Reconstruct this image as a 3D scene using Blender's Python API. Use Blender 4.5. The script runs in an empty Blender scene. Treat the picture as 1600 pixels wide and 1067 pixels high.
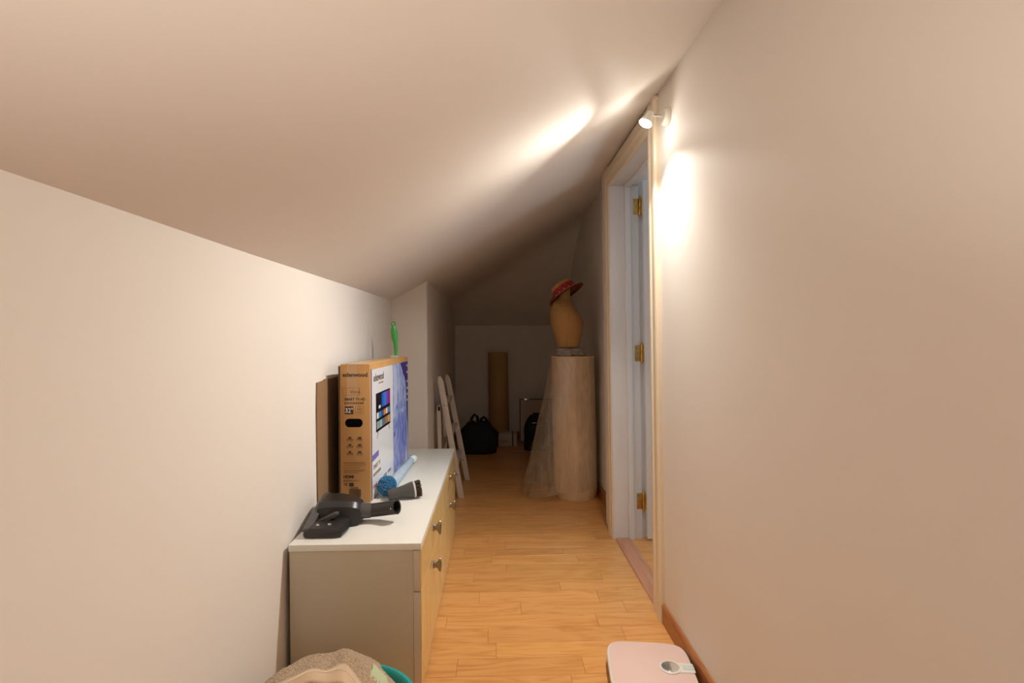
import bpy, bmesh, math, random
from mathutils import Vector, Matrix, noise
random.seed(7)
C = bpy.context.scene.collection
scene = bpy.context.scene
PI = math.pi

# ------------------------------------------------------------------ camera
YAW, PITCH, ROLL, FPX = 0.0321, -0.0126, -0.0032, 820.0
fwd = Vector((math.sin(YAW), math.cos(YAW), 0)); rt = Vector((math.cos(YAW), -math.sin(YAW), 0)); up = Vector((0, 0, 1))
f2 = fwd * math.cos(PITCH) + up * math.sin(PITCH); u2 = up * math.cos(PITCH) - fwd * math.sin(PITCH)
r3 = rt * math.cos(ROLL) + u2 * math.sin(ROLL); u3 = u2 * math.cos(ROLL) - rt * math.sin(ROLL)
cd = bpy.data.cameras.new('camera'); cam = bpy.data.objects.new('camera', cd); C.objects.link(cam)
M4 = Matrix(((r3.x, u3.x, -f2.x, 0), (r3.y, u3.y, -f2.y, 0), (r3.z, u3.z, -f2.z, 1.1), (0, 0, 0, 1)))
cam.matrix_world = M4
cd.sensor_width = 36.0; cd.lens = FPX / 1600 * 36.0; cd.clip_start = 0.02
scene.camera = cam

# ------------------------------------------------------------------ world, lights, exposure
w = bpy.data.worlds.new('sky'); scene.world = w; w.use_nodes = True
bg = w.node_tree.nodes['Background']; bg.inputs[0].default_value = (0.74, 0.86, 1.0, 1); bg.inputs[1].default_value = 4.6
vs = scene.view_settings
vs.view_transform = 'Standard'; vs.look = 'None'; vs.exposure = 0.06; vs.gamma = 1.0; vs.use_curve_mapping = False
SPOT_W, EDGE_W, SPILL_W, REAR_W = 61.0, 11.0, 0.5, 42.0
WARM = (1.0, 0.96, 0.90)

# ------------------------------------------------------------------ material helpers
MATS = {}
def mat(name, col, rough=0.5, metal=0.0, spec=0.5, emit=None, estr=0, bump=0, bscale=60, var=0, vscale=3, coat=0, sheen=0, stretch=None):
    if name in MATS: return MATS[name]
    m = bpy.data.materials.new(name); m.use_nodes = True; nt = m.node_tree; b = nt.nodes['Principled BSDF']
    b.inputs['Base Color'].default_value = (*col, 1); b.inputs['Roughness'].default_value = rough; b.inputs['Metallic'].default_value = metal
    b.inputs['Specular IOR Level'].default_value = spec
    if coat: b.inputs['Coat Weight'].default_value = coat; b.inputs['Coat Roughness'].default_value = 0.15
    if sheen: b.inputs['Sheen Weight'].default_value = sheen
    if emit: b.inputs['Emission Color'].default_value = (*emit, 1); b.inputs['Emission Strength'].default_value = estr
    tc = nt.nodes.new('ShaderNodeTexCoord'); vec = tc.outputs['Object']
    if stretch:
        mp = nt.nodes.new('ShaderNodeMapping'); mp.inputs['Scale'].default_value = stretch; nt.links.new(vec, mp.inputs['Vector']); vec = mp.outputs['Vector']
    n1 = nt.nodes.new('ShaderNodeTexNoise'); n1.inputs['Scale'].default_value = vscale; n1.inputs['Detail'].default_value = 4; nt.links.new(vec, n1.inputs['Vector'])
    if var:
        r = nt.nodes.new('ShaderNodeMix'); r.data_type = 'RGBA'
        r.inputs[6].default_value = (*[min(1, c * (1 + var)) for c in col], 1); r.inputs[7].default_value = (*[c * (1 - var) for c in col], 1)
        nt.links.new(n1.outputs['Fac'], r.inputs[0]); nt.links.new(r.outputs[2], b.inputs['Base Color'])
    if bump:
        n2 = nt.nodes.new('ShaderNodeTexNoise'); n2.inputs['Scale'].default_value = bscale; n2.inputs['Detail'].default_value = 3; nt.links.new(vec, n2.inputs['Vector'])
        bp = nt.nodes.new('ShaderNodeBump'); bp.inputs['Strength'].default_value = bump; bp.inputs['Distance'].default_value = 0.01
        nt.links.new(n2.outputs['Fac'], bp.inputs['Height']); nt.links.new(bp.outputs['Normal'], b.inputs['Normal'])
    MATS[name] = m
    return m

def wood(name, c1, c2, c3, rough=0.3, along='X', rand=0.12, coat=0.0, rings=1.0):
    """grain runs along one object axis; each object is shifted in the grain and tinted a little by its own random value"""
    m = bpy.data.materials.new(name); m.use_nodes = True; nt = m.node_tree; b = nt.nodes['Principled BSDF']; L = nt.links
    b.inputs['Roughness'].default_value = rough; b.inputs['Coat Weight'].default_value = coat; b.inputs['Coat Roughness'].default_value = 0.2
    tc = nt.nodes.new('ShaderNodeTexCoord'); oi = nt.nodes.new('ShaderNodeObjectInfo')
    mul = nt.nodes.new('ShaderNodeMath'); mul.operation = 'MULTIPLY'; mul.inputs[1].default_value = 37.0; L.new(oi.outputs['Random'], mul.inputs[0])
    add = nt.nodes.new('ShaderNodeVectorMath'); add.operation = 'ADD'; L.new(tc.outputs['Object'], add.inputs[0]); L.new(mul.outputs[0], add.inputs[1])
    mp = nt.nodes.new('ShaderNodeMapping'); L.new(add.outputs[0], mp.inputs['Vector'])
    mp.inputs['Scale'].default_value = {'X': (2.2, 17, 17), 'Y': (17, 2.2, 17), 'Z': (17, 17, 2.2)}[along]
    n = nt.nodes.new('ShaderNodeTexNoise'); n.inputs['Scale'].default_value = 1.0; n.inputs['Detail'].default_value = 2.0; n.inputs['Distortion'].default_value = 0.6; L.new(mp.outputs[0], n.inputs['Vector'])
    # contour lines of the noise give cathedral figures
    m2 = nt.nodes.new('ShaderNodeMath'); m2.operation = 'MULTIPLY'; m2.inputs[1].default_value = 9.0 * rings; L.new(n.outputs['Fac'], m2.inputs[0])
    fr = nt.nodes.new('ShaderNodeMath'); fr.operation = 'PINGPONG'; fr.inputs[1].default_value = 1.0; L.new(m2.outputs[0], fr.inputs[0])
    mp2 = nt.nodes.new('ShaderNodeMapping'); L.new(add.outputs[0], mp2.inputs['Vector'])
    mp2.inputs['Scale'].default_value = {'X': (8, 160, 160), 'Y': (160, 8, 160), 'Z': (160, 160, 8)}[along]
    n2 = nt.nodes.new('ShaderNodeTexNoise'); n2.inputs['Scale'].default_value = 1.0; n2.inputs['Detail'].default_value = 3; L.new(mp2.outputs[0], n2.inputs['Vector'])
    mx = nt.nodes.new('ShaderNodeMath'); mx.operation = 'MULTIPLY_ADD'; mx.inputs[1].default_value = 0.55; L.new(n2.outputs['Fac'], mx.inputs[0])
    h = nt.nodes.new('ShaderNodeMath'); h.operation = 'MULTIPLY'; h.inputs[1].default_value = 0.45; L.new(fr.outputs[0], h.inputs[0]); L.new(h.outputs[0], mx.inputs[2])
    cr = nt.nodes.new('ShaderNodeValToRGB'); e = cr.color_ramp.elements
    e[0].position = 0.12; e[0].color = (*c1, 1); e[1].position = 0.85; e[1].color = (*c3, 1); k = e.new(0.42); k.color = (*c2, 1)
    L.new(mx.outputs[0], cr.inputs[0])
    hs = nt.nodes.new('ShaderNodeHueSaturation'); L.new(cr.outputs[0], hs.inputs['Color'])
    mr = nt.nodes.new('ShaderNodeMapRange'); mr.inputs['To Min'].default_value = 1 - rand; mr.inputs['To Max'].default_value = 1 + rand; L.new(oi.outputs['Random'], mr.inputs['Value']); L.new(mr.outputs[0], hs.inputs['Value'])
    L.new(hs.outputs[0], b.inputs['Base Color'])
    MATS[name] = m
    return m

# ------------------------------------------------------------------ mesh helpers
class MB:
    def __init__(s): s.v = []; s.f = []
    def add(s, vs_, fs): o = len(s.v); s.v += [tuple(p) for p in vs_]; s.f += [tuple(i + o for i in f) for f in fs]; return s
    def box(s, x0, x1, y0, y1, z0, z1):
        return s.add([(x0, y0, z0), (x1, y0, z0), (x1, y1, z0), (x0, y1, z0), (x0, y0, z1), (x1, y0, z1), (x1, y1, z1), (x0, y1, z1)],
                     [(0, 3, 2, 1), (4, 5, 6, 7), (0, 1, 5, 4), (1, 2, 6, 5), (2, 3, 7, 6), (3, 0, 4, 7)])
    def prism(s, poly, axis, a, b):
        """poly: 2D points in the plane of the two remaining axes (in x,y,z order), extruded along axis from a to b"""
        def P(p, t): return {'x': (t, p[0], p[1]), 'y': (p[0], t, p[1]), 'z': (p[0], p[1], t)}[axis]
        n = len(poly)
        return s.add([P(p, a) for p in poly] + [P(p, b) for p in poly], [tuple(range(n))[::-1], tuple(range(n, 2 * n))] + [(i, (i + 1) % n, n + (i + 1) % n, n + i) for i in range(n)])
    def rings(s, rings, cap0=True, cap1=True):
        n = len(rings[0]); vs_ = [p for r in rings for p in r]; fs = []
        for k in range(len(rings) - 1):
            for i in range(n):
                j = (i + 1) % n; fs.append((k * n + i, k * n + j, (k + 1) * n + j, (k + 1) * n + i))
        if cap0: fs.append(tuple(range(n))[::-1])
        if cap1: fs.append(tuple(range((len(rings) - 1) * n, len(rings) * n)))
        return s.add(vs_, fs)
    def lathe(s, prof, n=24, M=None, cap0=True, cap1=True):
        M = M or Matrix()
        return s.rings([[M @ Vector((r * math.cos(2 * PI * i / n), r * math.sin(2 * PI * i / n), z)) for i in range(n)] for r, z in prof], cap0, cap1)
    def tube(s, pts, r, n=12, cap=True):
        pts = [Vector(p) for p in pts]; rs = r if isinstance(r, (list, tuple)) else [r] * len(pts); out = []; prev = None
        for i, p in enumerate(pts):
            d = (pts[min(i + 1, len(pts) - 1)] - pts[max(i - 1, 0)]).normalized()
            a = prev if prev is not None else (Vector((0, 0, 1)) if abs(d.z) < .9 else Vector((1, 0, 0)))
            x = (a - d * a.dot(d)).normalized(); y = d.cross(x); prev = x
            out.append([p + (x * math.cos(2 * PI * k / n) + y * math.sin(2 * PI * k / n)) * rs[i] for k in range(n)])
        return s.rings(out, cap, cap)
    def xform(s, fn): s.v = [tuple(fn(Vector(p))) for p in s.v]; return s
    def build(s, name, m, parent=None, smooth=False, bevel=0, seg=2, angle=40):
        me = bpy.data.meshes.new(name); me.from_pydata(s.v, [], s.f)
        bm = bmesh.new(); bm.from_mesh(me); bmesh.ops.recalc_face_normals(bm, faces=bm.faces)
        if bevel:
            ed = [e for e in bm.edges if len(e.link_faces) == 2 and e.calc_face_angle(0) > math.radians(30)]
            bmesh.ops.bevel(bm, geom=ed, offset=bevel, segments=seg, affect='EDGES', profile=0.5, clamp_overlap=True)
        bm.to_mesh(me); bm.free()
        o = bpy.data.objects.new(name, me); C.objects.link(o)
        if m: me.materials.append(m)
        if smooth or bevel:
            me.shade_smooth() if hasattr(me, 'shade_smooth') else None
            me.set_sharp_from_angle(angle=math.radians(angle))
        if parent: o.parent = parent
        return o
def thing(name, label, cat, loc=(0, 0, 0), rot=(0, 0, 0), group=None):
    o = bpy.data.objects.new(name, None); C.objects.link(o); o.empty_display_size = 0.05
    o.location = loc; o.rotation_euler = rot; o['label'] = label; o['category'] = cat
    if group: o['group'] = group
    return o
def tag(o, label, cat, group=None):
    o['label'] = label; o['category'] = cat
    if group: o['group'] = group
    return o
def struct(o): o['kind'] = 'structure'; return o
def stuff(o): o['kind'] = 'stuff'; return o
def axisM(o, d):
    """matrix whose local z points along d, origin o"""
    return Matrix.Translation(Vector(o)) @ Vector(d).to_track_quat('Z', 'Y').to_matrix().to_4x4()
def rrect(x0, x1, y0, y1, r, n=6):
    p = []
    for cx, cy, a in ((x1 - r, y1 - r, 0), (x0 + r, y1 - r, 90), (x0 + r, y0 + r, 180), (x1 - r, y0 + r, 270)):
        for k in range(n + 1):
            t = math.radians(a + 90 * k / n); p.append((cx + r * math.cos(t), cy + r * math.sin(t)))
    return p
def text(name, body, size, m, parent, loc, rot, sx=1.0, extrude=0.0002, align='LEFT', bold=0.0):
    cu = bpy.data.curves.new(name, 'FONT'); cu.body = body; cu.size = size; cu.extrude = extrude; cu.align_x = align; cu.offset = bold; cu.resolution_u = 3
    t = bpy.data.objects.new(name, cu); C.objects.link(t)
    dg = bpy.context.evaluated_depsgraph_get(); me = bpy.data.meshes.new_from_object(t.evaluated_get(dg))
    bpy.data.objects.remove(t); bpy.data.curves.remove(cu)
    me.materials.clear(); me.materials.append(m)
    o = bpy.data.objects.new(name, me); C.objects.link(o); o.parent = parent; o.location = loc; o.rotation_euler = rot; o.scale = (sx, 1, 1)
    return o

# ------------------------------------------------------------------ materials
WALL = mat('wall_paint', (0.82, 0.76, 0.695), 0.62, bump=0.06, bscale=9, var=0.015, vscale=2.5, spec=0.3)
CEIL = mat('ceiling_paint', (0.82, 0.76, 0.695), 0.6, bump=0.05, bscale=7, var=0.012, vscale=2, spec=0.3)
ROOMW = mat('room_paint', (0.82, 0.83, 0.84), 0.7)
BASEB = wood('baseboard_wood', (0.30, 0.105, 0.035), (0.38, 0.14, 0.05), (0.44, 0.18, 0.065), 0.35, 'Y', 0.04)
FLOORW = wood('floor_laminate', (0.56, 0.235, 0.062), (0.70, 0.335, 0.105), (0.76, 0.40, 0.14), 0.28, 'X', 0.065, rings=1.1)
FLOORB = mat('floor_joint', (0.20, 0.09, 0.03), 0.6)
THRESH = wood('threshold_wood', (0.42, 0.18, 0.095), (0.52, 0.245, 0.14), (0.58, 0.29, 0.175), 0.35, 'Y', 0.03)
CREAM = mat('cream_gloss_paint', (0.82, 0.70, 0.52), 0.35, var=0.03, vscale=5)
DOORW = mat('white_gloss_paint', (0.80, 0.81, 0.82), 0.35, var=0.02, vscale=6, bump=0.03, bscale=25)
BRASS = mat('brass', (0.62, 0.40, 0.12), 0.28, metal=1.0)
LAM = mat('white_laminate', (0.78, 0.77, 0.71), 0.25, spec=0.5)
LAMS = mat('side_laminate', (0.54, 0.475, 0.355), 0.35)
LAME = mat('edge_band', (0.60, 0.50, 0.40), 0.45, var=0.08, vscale=200, stretch=(1, 1, 4))
PINE = wood('pale_pine', (0.62, 0.40, 0.14), (0.74, 0.53, 0.22), (0.80, 0.61, 0.30), 0.25, 'Z', 0.03, coat=0.3)
PEWTER = mat('pewter', (0.30, 0.27, 0.24), 0.28, metal=1.0)
CARD = mat('cardboard', (0.50, 0.27, 0.095), 0.7, var=0.10, vscale=14, bump=0.05, bscale=200, stretch=(1, 1, 0.3))
CARDE = mat('cardboard_edge', (0.56, 0.33, 0.13), 0.75, var=0.08, vscale=30)
SHEET = mat('brown_sheet', (0.27, 0.155, 0.075), 0.8, var=0.06, vscale=8)
INK = mat('black_ink', (0.06, 0.03, 0.015), 0.6)
INKF = mat('faded_ink', (0.22, 0.11, 0.04), 0.7)
BLACKP = mat('black_plastic', (0.022, 0.021, 0.020), 0.34, bump=0.03, bscale=300)
GREYP = mat('dark_grey_plastic', (0.075, 0.07, 0.068), 0.35, bump=0.03, bscale=300)
BLACK = mat('hole_black', (0.003, 0.003, 0.003), 0.95, spec=0.05)
SILV = mat('silver_metal', (0.7, 0.7, 0.7), 0.25, metal=1.0)

# ------------------------------------------------------------------ setting
XL, XR, XF, YB = -0.640, 0.645, 0.712, 5.533        # left wall, right wall at the floor, right wall beyond the door, back wall
LEAN = 0.0133                                        # the right wall leans in a little
def lean(p): return Vector((p.x - LEAN * p.z, p.y, p.z))
def ceil_z(x, y):
    a = 1.315 + (x - XL) * 0.55; b = 1.196 + (YB - y) * 0.72; k = 0.05
    return -k * math.log(math.exp(-a / k) + math.exp(-b / k)) if abs(a - b) < 1 else min(a, b)
mb = MB(); nx, ny = 30, 150; x0, x1, y0, y1 = -0.76, 0.77, -1.8, 5.63
g = []
for i in range(nx + 1):
    for j in range(ny + 1):
        x = x0 + (x1 - x0) * i / nx; y = y0 + (y1 - y0) * j / ny
        z = ceil_z(x, y) + 0.004 * noise.noise(Vector((x * 1.6, y * 1.3, 0.3)))
        g.append((x, y, z))
N = len(g); fs = []
for i in range(nx):
    for j in range(ny):
        a = i * (ny + 1) + j; fs.append((a, a + 1, a + ny + 2, a + ny + 1)); fs.append((N + a, N + a + ny + 1, N + a + ny + 2, N + a + 1))
edge = [i * (ny + 1) for i in range(nx + 1)] + [nx * (ny + 1) + j for j in range(1, ny + 1)] + [i * (ny + 1) + ny for i in range(nx - 1, -1, -1)] + [j for j in range(ny - 1, 0, -1)]
for k in range(len(edge)):
    a, b = edge[k], edge[(k + 1) % len(edge)]; fs.append((a, b, N + b, N + a))
mb.add(g + [(x, y, z + 0.16) for x, y, z in g], fs)
struct(mb.build('ceiling', CEIL, smooth=True))
struct(MB().box(-0.78, XL, -1.8, 3.30, 0, 1.36).build('wall_left', WALL))
mb = MB(); yp, xp = 3.268, -0.4207
for y in (0,): pass
mb.rings([[(-0.66, yp, 0), (xp, yp, 0), (xp, 5.56, 0), (-0.66, 5.56, 0)], [(-0.66, yp, 1.36), (xp, yp, 1.50), (xp, 5.56, 1.50), (-0.66, 5.56, 1.36)]])
ws = struct(mb.build('wall_left_far', WALL, bevel=0.011, seg=4))
struct(MB().box(-0.70, 0.80, YB, YB + 0.1, 0, 1.30).build('wall_back', WALL))
struct(MB().box(-0.78, 0.80, -1.9, -1.8, 0, 2.3).build('wall_front', WALL))
DY0, DY1, DZ = 2.06, 2.80, 1.895                     # door opening
mb = MB().box(XR, 0.785, -1.8, DY0, 0, 2.45).box(XR, 0.785, DY1, 3.03, 0, 2.45).box(XR, 0.785, DY0, DY1, DZ + 0.012, 2.45)
struct(mb.xform(lean).build('wall_right', WALL))
struct(MB().box(XF, 0.785, 3.03, YB + 0.05, 0, 2.45).build('wall_right_far', WALL))
# skirting
struct(MB().prism([(XR, 0), (XR - 0.013, 0), (XR - 0.013, 0.066), (XR - 0.008, 0.0737), (XR, 0.0737)], 'y', -1.79, 1.967).build('baseboard_right', BASEB))
struct(MB().prism([(XF, 0), (XF - 0.012, 0), (XF - 0.012, 0.072), (XF - 0.007, 0.08), (XF, 0.08)], 'y', 3.22, YB).build('baseboard_right_far', BASEB))
struct(MB().prism([(XF, 0), (XF - 0.026, 0), (XF - 0.026, 0.050), (XF - 0.020, 0.056), (XF, 0.056)], 'y', 3.031, 3.218).build('baseboard_right_step', BASEB))
struct(MB().prism([(YB, 0), (YB - 0.012, 0), (YB - 0.012, 0.072), (YB - 0.007, 0.08), (YB, 0.08)], 'x', xp, XF - 0.013).build('baseboard_back', BASEB))
struct(MB().prism([(xp, 0), (xp + 0.012, 0), (xp + 0.012, 0.066), (xp + 0.007, 0.0737), (xp, 0.0737)], 'y', yp + 0.01, YB - 0.013).build('baseboard_left_far', BASEB))
struct(MB().prism([(XL, 0), (XL + 0.012, 0), (XL + 0.012, 0.066), (XL + 0.007, 0.0737), (XL, 0.0737)], 'y', -1.79, 1.58).build('baseboard_left', BASEB))
# corridor floor: planks laid across the corridor
floor = struct(MB().box(-0.78, XR, -1.8, YB + 0.05, -0.06, -0.009).box(XR, 0.785, 3.03, YB + 0.05, -0.06, -0.009).build('floor', FLOORB))
PL = {}
def plank(parent, xa, xb, ya, yb, m=FLOORW):
    g_ = 0.0004; L, W = round(xb - xa, 3), round(yb - ya, 3)
    if (L, W) not in PL:
        o = MB().rings([[(sx * (L / 2 - g_), sy * (W / 2 - g_), -0.008) for sx, sy in ((-1, -1), (1, -1), (1, 1), (-1, 1))],
                        [(sx * (L / 2 - g_), sy * (W / 2 - g_), -0.0003) for sx, sy in ((-1, -1), (1, -1), (1, 1), (-1, 1))],
                        [(sx * (L / 2 - g_ - 0.0003), sy * (W / 2 - g_ - 0.0003), 0) for sx, sy in ((-1, -1), (1, -1), (1, 1), (-1, 1))]]).build('plank', m)
        PL[(L, W)] = o.data
    else:
        o = bpy.data.objects.new('plank', PL[(L, W)]); C.objects.link(o)
    o.parent = parent; o.location = ((xa + xb) / 2, (ya + yb) / 2, 0)
RW = 0.0921
for k in range(-20, 41):
    ya = 1.864 + k * RW; yb = min(ya + RW, YB)
    if ya >= YB: break
    xe = XR if ya < 3.0 else XF
    off = [0.0, 0.33, 0.14, 0.47, 0.25, 0.40, 0.08][k % 7] + random.uniform(-0.03, 0.03)
    xs = [-0.64]; x = -0.64 + off + 0.12
    while x < xe - 0.10: xs.append(x); x += random.choice([0.42, 0.5, 0.58])
    xs.append(xe)
    for a, b in zip(xs[:-1], xs[1:]): plank(floor, round(a, 2), round(b, 2) if b != xe else xe, ya, yb)
# adjoining room behind the door: shell with a daylight window
rf = struct(MB().box(0.645, 3.5, 0.5, 4.7, -0.06, -0.009).build('floor_room', FLOORB))
for k in range(18):
    ya = 1.60 + k * RW
    xs = [0.725 + [0.0, 0.0, 0.0][k % 3], 0.725 + 0.12 + 0.15 * (k % 4), 1.55 + 0.1 * (k % 3), 2.3]
    for a, b in zip(xs[:-1], xs[1:]): plank(rf, a if a > 0.726 else (0.725 if DY0 <= ya + RW * .5 <= DY1 else 0.79), b, ya, ya + RW)
struct(MB().box(0.786, 3.5, 0.4, 0.5, 0, 2.45).build('wall_room_front', ROOMW))
struct(MB().box(0.786, 3.5, 4.7, 4.8, 0, 2.45).build('wall_room_back', ROOMW))
mb = MB().box(3.5, 3.6, 0.4, 1.6, 0, 2.45).box(3.5, 3.6, 3.4, 4.8, 0, 2.45).box(3.5, 3.6, 1.6, 3.4, 0, 0.8).box(3.5, 3.6, 1.6, 3.4, 2.15, 2.45)
struct(mb.build('wall_room_right', ROOMW))
struct(MB().box(0.70, 3.6, 0.4, 4.8, 2.45, 2.55).build('ceiling_room', ROOMW))
win = struct(bpy.data.objects.new('window_1', None)); C.objects.link(win); win.location = (3.55, 2.5, 0.8)
MB().box(-.03, .03, -.9, -.85, 0, 1.35).box(-.03, .03, .85, .9, 0, 1.35).box(-.03, .03, -.85, .85, 0, .05).box(-.03, .03, -.85, .85, 1.3, 1.35).box(-.03, .03, -.025, .025, .05, 1.3).build('window_frame', DOORW, win)
gm = bpy.data.materials.new('window_glass'); gm.use_nodes = True; nt = gm.node_tree
tr = nt.nodes.new('ShaderNodeBsdfTransparent'); gl = nt.nodes.new('ShaderNodeBsdfGlossy'); gl.inputs['Roughness'].default_value = 0.02; mx = nt.nodes.new('ShaderNodeMixShader'); mx.inputs[0].default_value = 0.06
nt.links.new(tr.outputs[0], mx.inputs[1]); nt.links.new(gl.outputs[0], mx.inputs[2]); nt.links.new(mx.outputs[0], nt.nodes['Material Output'].inputs[0])
for s in (0, 1): MB().box(-.003, .003, -.85 + s * .875, -.025 + s * .875, .05, 1.3).build('window_pane', gm, win)
pl = bpy.data.lights.new('window_portal', 'AREA'); pl.shape = 'RECTANGLE'; pl.size = 1.8; pl.size_y = 1.35; pl.cycles.is_portal = True
po = bpy.data.objects.new('window_portal', pl); C.objects.link(po); po.location = (3.49, 2.5, 1.475); po.rotation_euler = (PI / 2, 0, PI / 2)

# ------------------------------------------------------------------ doorway: frame, open door, hinges
door = struct(bpy.data.objects.new('door_1', None)); C.objects.link(door)
def casing_profile(w):       # across the width (0 = opening side), proud of the wall
    return [(0, 0), (0, .013), (.004, .017), (.018, .017), (.022, .013), (.030, .012), (.040, .014), (.052, .019), (w - .012, .021), (w - .003, .018), (w, .012), (w, 0)]
mb = MB().prism([(XR - t, DY0 + 0.004 - u) for u, t in casing_profile(0.094)], 'z', 0, 2.0).xform(lean); mb.build('casing', CREAM, door)
mb = MB().prism([(XR - t, DY1 - 0.004 + u) for u, t in casing_profile(0.105)], 'z', 0, 2.0).xform(lean); mb.build('casing', CREAM, door)
hp = casing_profile(0.10)
mb = MB().rings([[(XR - t, DY0 + 0.004 - u, DZ - 0.004 + u) for u, t in hp], [(XR - t, DY1 - 0.004 + u * 1.05, DZ - 0.004 + u) for u, t in hp]]).xform(lean); mb.build('casing', CREAM, door)
jx0, jx1 = 0.633, 0.790
MB().box(jx0, jx1, DY0, DY0 + 0.012, 0, DZ).xform(lean).build('jamb', DOORW, door, bevel=0.002)
MB().box(jx0, jx1, DY1 - 0.012, DY1, 0, DZ).xform(lean).build('jamb', DOORW, door, bevel=0.002)
MB().box(jx0, jx1, DY0, DY1, DZ, DZ + 0.012).xform(lean).build('head_jamb', DOORW, door, bevel=0.002)
MB().box(0.715, 0.745, DY0 + .012, DY0 + .026, 0, DZ).xform(lean).build('door_stop', DOORW, door, bevel=0.002)
MB().box(0.715, 0.745, DY1 - .026, DY1 - .012, 0, DZ).xform(lean).build('door_stop', DOORW, door, bevel=0.002)
MB().box(0.715, 0.745, DY0 + .026, DY1 - .026, DZ - .014, DZ).xform(lean).build('door_stop', DOORW, door, bevel=0.002)
MB().box(0.7855, 0.824, DY1 + .004, DY1 + .085, 0, 1.99).xform(lean).build('casing', DOORW, door, bevel=0.003)
mb = MB()
mb.prism([(0.640, -.009), (0.640, .001), (.645, .005), (.655, .007), (.672, .0075), (.676, .0065), (.680, .0075), (.696, .0075), (.700, .0065), (.704, .0075), (.716, .006), (.7245, .001), (.7245, -.009)], 'y', DY0 - .045, DY1 + .002)
mb.build('threshold', THRESH, door)
slab = MB().box(0.806, 1.50, 2.752, 2.790, 0.012, 1.915).xform(lean).build('door_slab', DOORW, door, bevel=0.003)
MB().box(0.90, 1.42, 2.750, 2.7525, 0.20, 0.85).xform(lean).build('door_panel', DOORW, slab, bevel=0.001); MB().box(0.90, 1.42, 2.750, 2.7525, 1.0, 1.8).xform(lean).build('door_panel', DOORW, slab, bevel=0.001)
for hz in (1.782, 1.0, 0.205):
    o3 = Vector((0.797, DY1 - 0.020, hz)); o3 = lean(o3)
    kn = MB().lathe([(.0001, -.062), (.0025, -.058), (.0045, -.053), (.0025, -.049), (.006, -.046), (.0075, -.044), (.0075, -.001), (.0068, 0), (.0075, .001), (.0075, .044), (.006, .046), (.0025, .049), (.0045, .053), (.0025, .058), (.0001, .062)], 16, Matrix.Translation(o3)).build('hinge', BRASS, door, smooth=True)
    MB().box(o3.x - .036, o3.x - .004, o3.y + .0055, o3.y + .0085, hz - .043, hz + .043).build('hinge_leaf', BRASS, kn, bevel=0.001)
    MB().box(o3.x + .004, o3.x + .019, o3.y - .014, o3.y - .0115, hz - .043, hz + .043).build('hinge_leaf', BRASS, kn, bevel=0.001)
    for dz, dx in ((-.030, -.028), (0, -.020), (.030, -.028)):
        MB().lathe([(.0045, 0), (.004, .0012), (.0001, .0006)], 10, axisM((o3.x + dx, o3.y + .0055, hz + dz), (0, -1, 0))).build('screw', PEWTER, kn)

# ------------------------------------------------------------------ wall spotlight above the door
AX = Vector((-0.47, -0.13, -0.87)).normalized()
LX = XR - LEAN * 1.875
lamp = thing('wall_spotlight', 'small white wall spotlight with lit bulb above the door frame', 'lamp', (LX, 1.86, 1.875))
WP = mat('lamp_white', (0.80, 0.76, 0.66), 0.35)
MB().lathe([(.031, 0), (.032, .003), (.031, .016), (.028, .020), (.0001, .021)], 32, axisM((0, 0, 0), (-1, 0, 0))).build('base', WP, lamp, smooth=True)
S = Vector((0.552 - LX, 0.0, 0.004))
MB().tube([(-.019, 0, .002), (-.045, 0, .003), (S.x + .004, 0, .004)], .0045, 10).build('arm', SILV, lamp, smooth=True)
head = MB().lathe([(.0001, -.012), (.010, -.012), (.013, -.008), (.014, .012), (.0225, .026), (.0245, .034), (.0235, .035), (.021, .028), (.0001, .024)], 28, axisM(S, AX)).build('spot_head', WP, lamp, smooth=True)
BULB = mat('bulb_glow', (1, 1, 1), 0.3, emit=(1.0, 0.93, 0.82), estr=40)
MB().lathe([(.0001, .026), (.0205, .029), (.0205, .036), (.016, .040), (.0001, .042)], 24, axisM(S, AX)).build('bulb', BULB, lamp, smooth=True)
pos = Vector((LX, 1.86, 1.875)) + S + AX * 0.050
sl = bpy.data.lights.new('spot_beam', 'SPOT'); sl.energy = SPOT_W; sl.spot_size = math.radians(122); sl.spot_blend = 1.0; sl.shadow_soft_size = 0.018; sl.color = WARM
so = bpy.data.objects.new('spot_beam', sl); C.objects.link(so); so.location = pos; so.rotation_euler = AX.to_track_quat('-Z', 'Y').to_euler()
el = bpy.data.lights.new('spot_rim', 'SPOT'); el.energy = EDGE_W; el.spot_size = math.radians(134); el.spot_blend = 0.2; el.shadow_soft_size = 0.018; el.color = WARM
eo = bpy.data.objects.new('spot_rim', el); C.objects.link(eo); eo.location = pos; eo.rotation_euler = so.rotation_euler
sp = bpy.data.lights.new('spot_spill', 'POINT'); sp.energy = SPILL_W; sp.shadow_soft_size = 0.015; sp.color = WARM
spo = bpy.data.objects.new('spot_spill', sp); C.objects.link(spo); spo.location = pos + AX * 0.012
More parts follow.
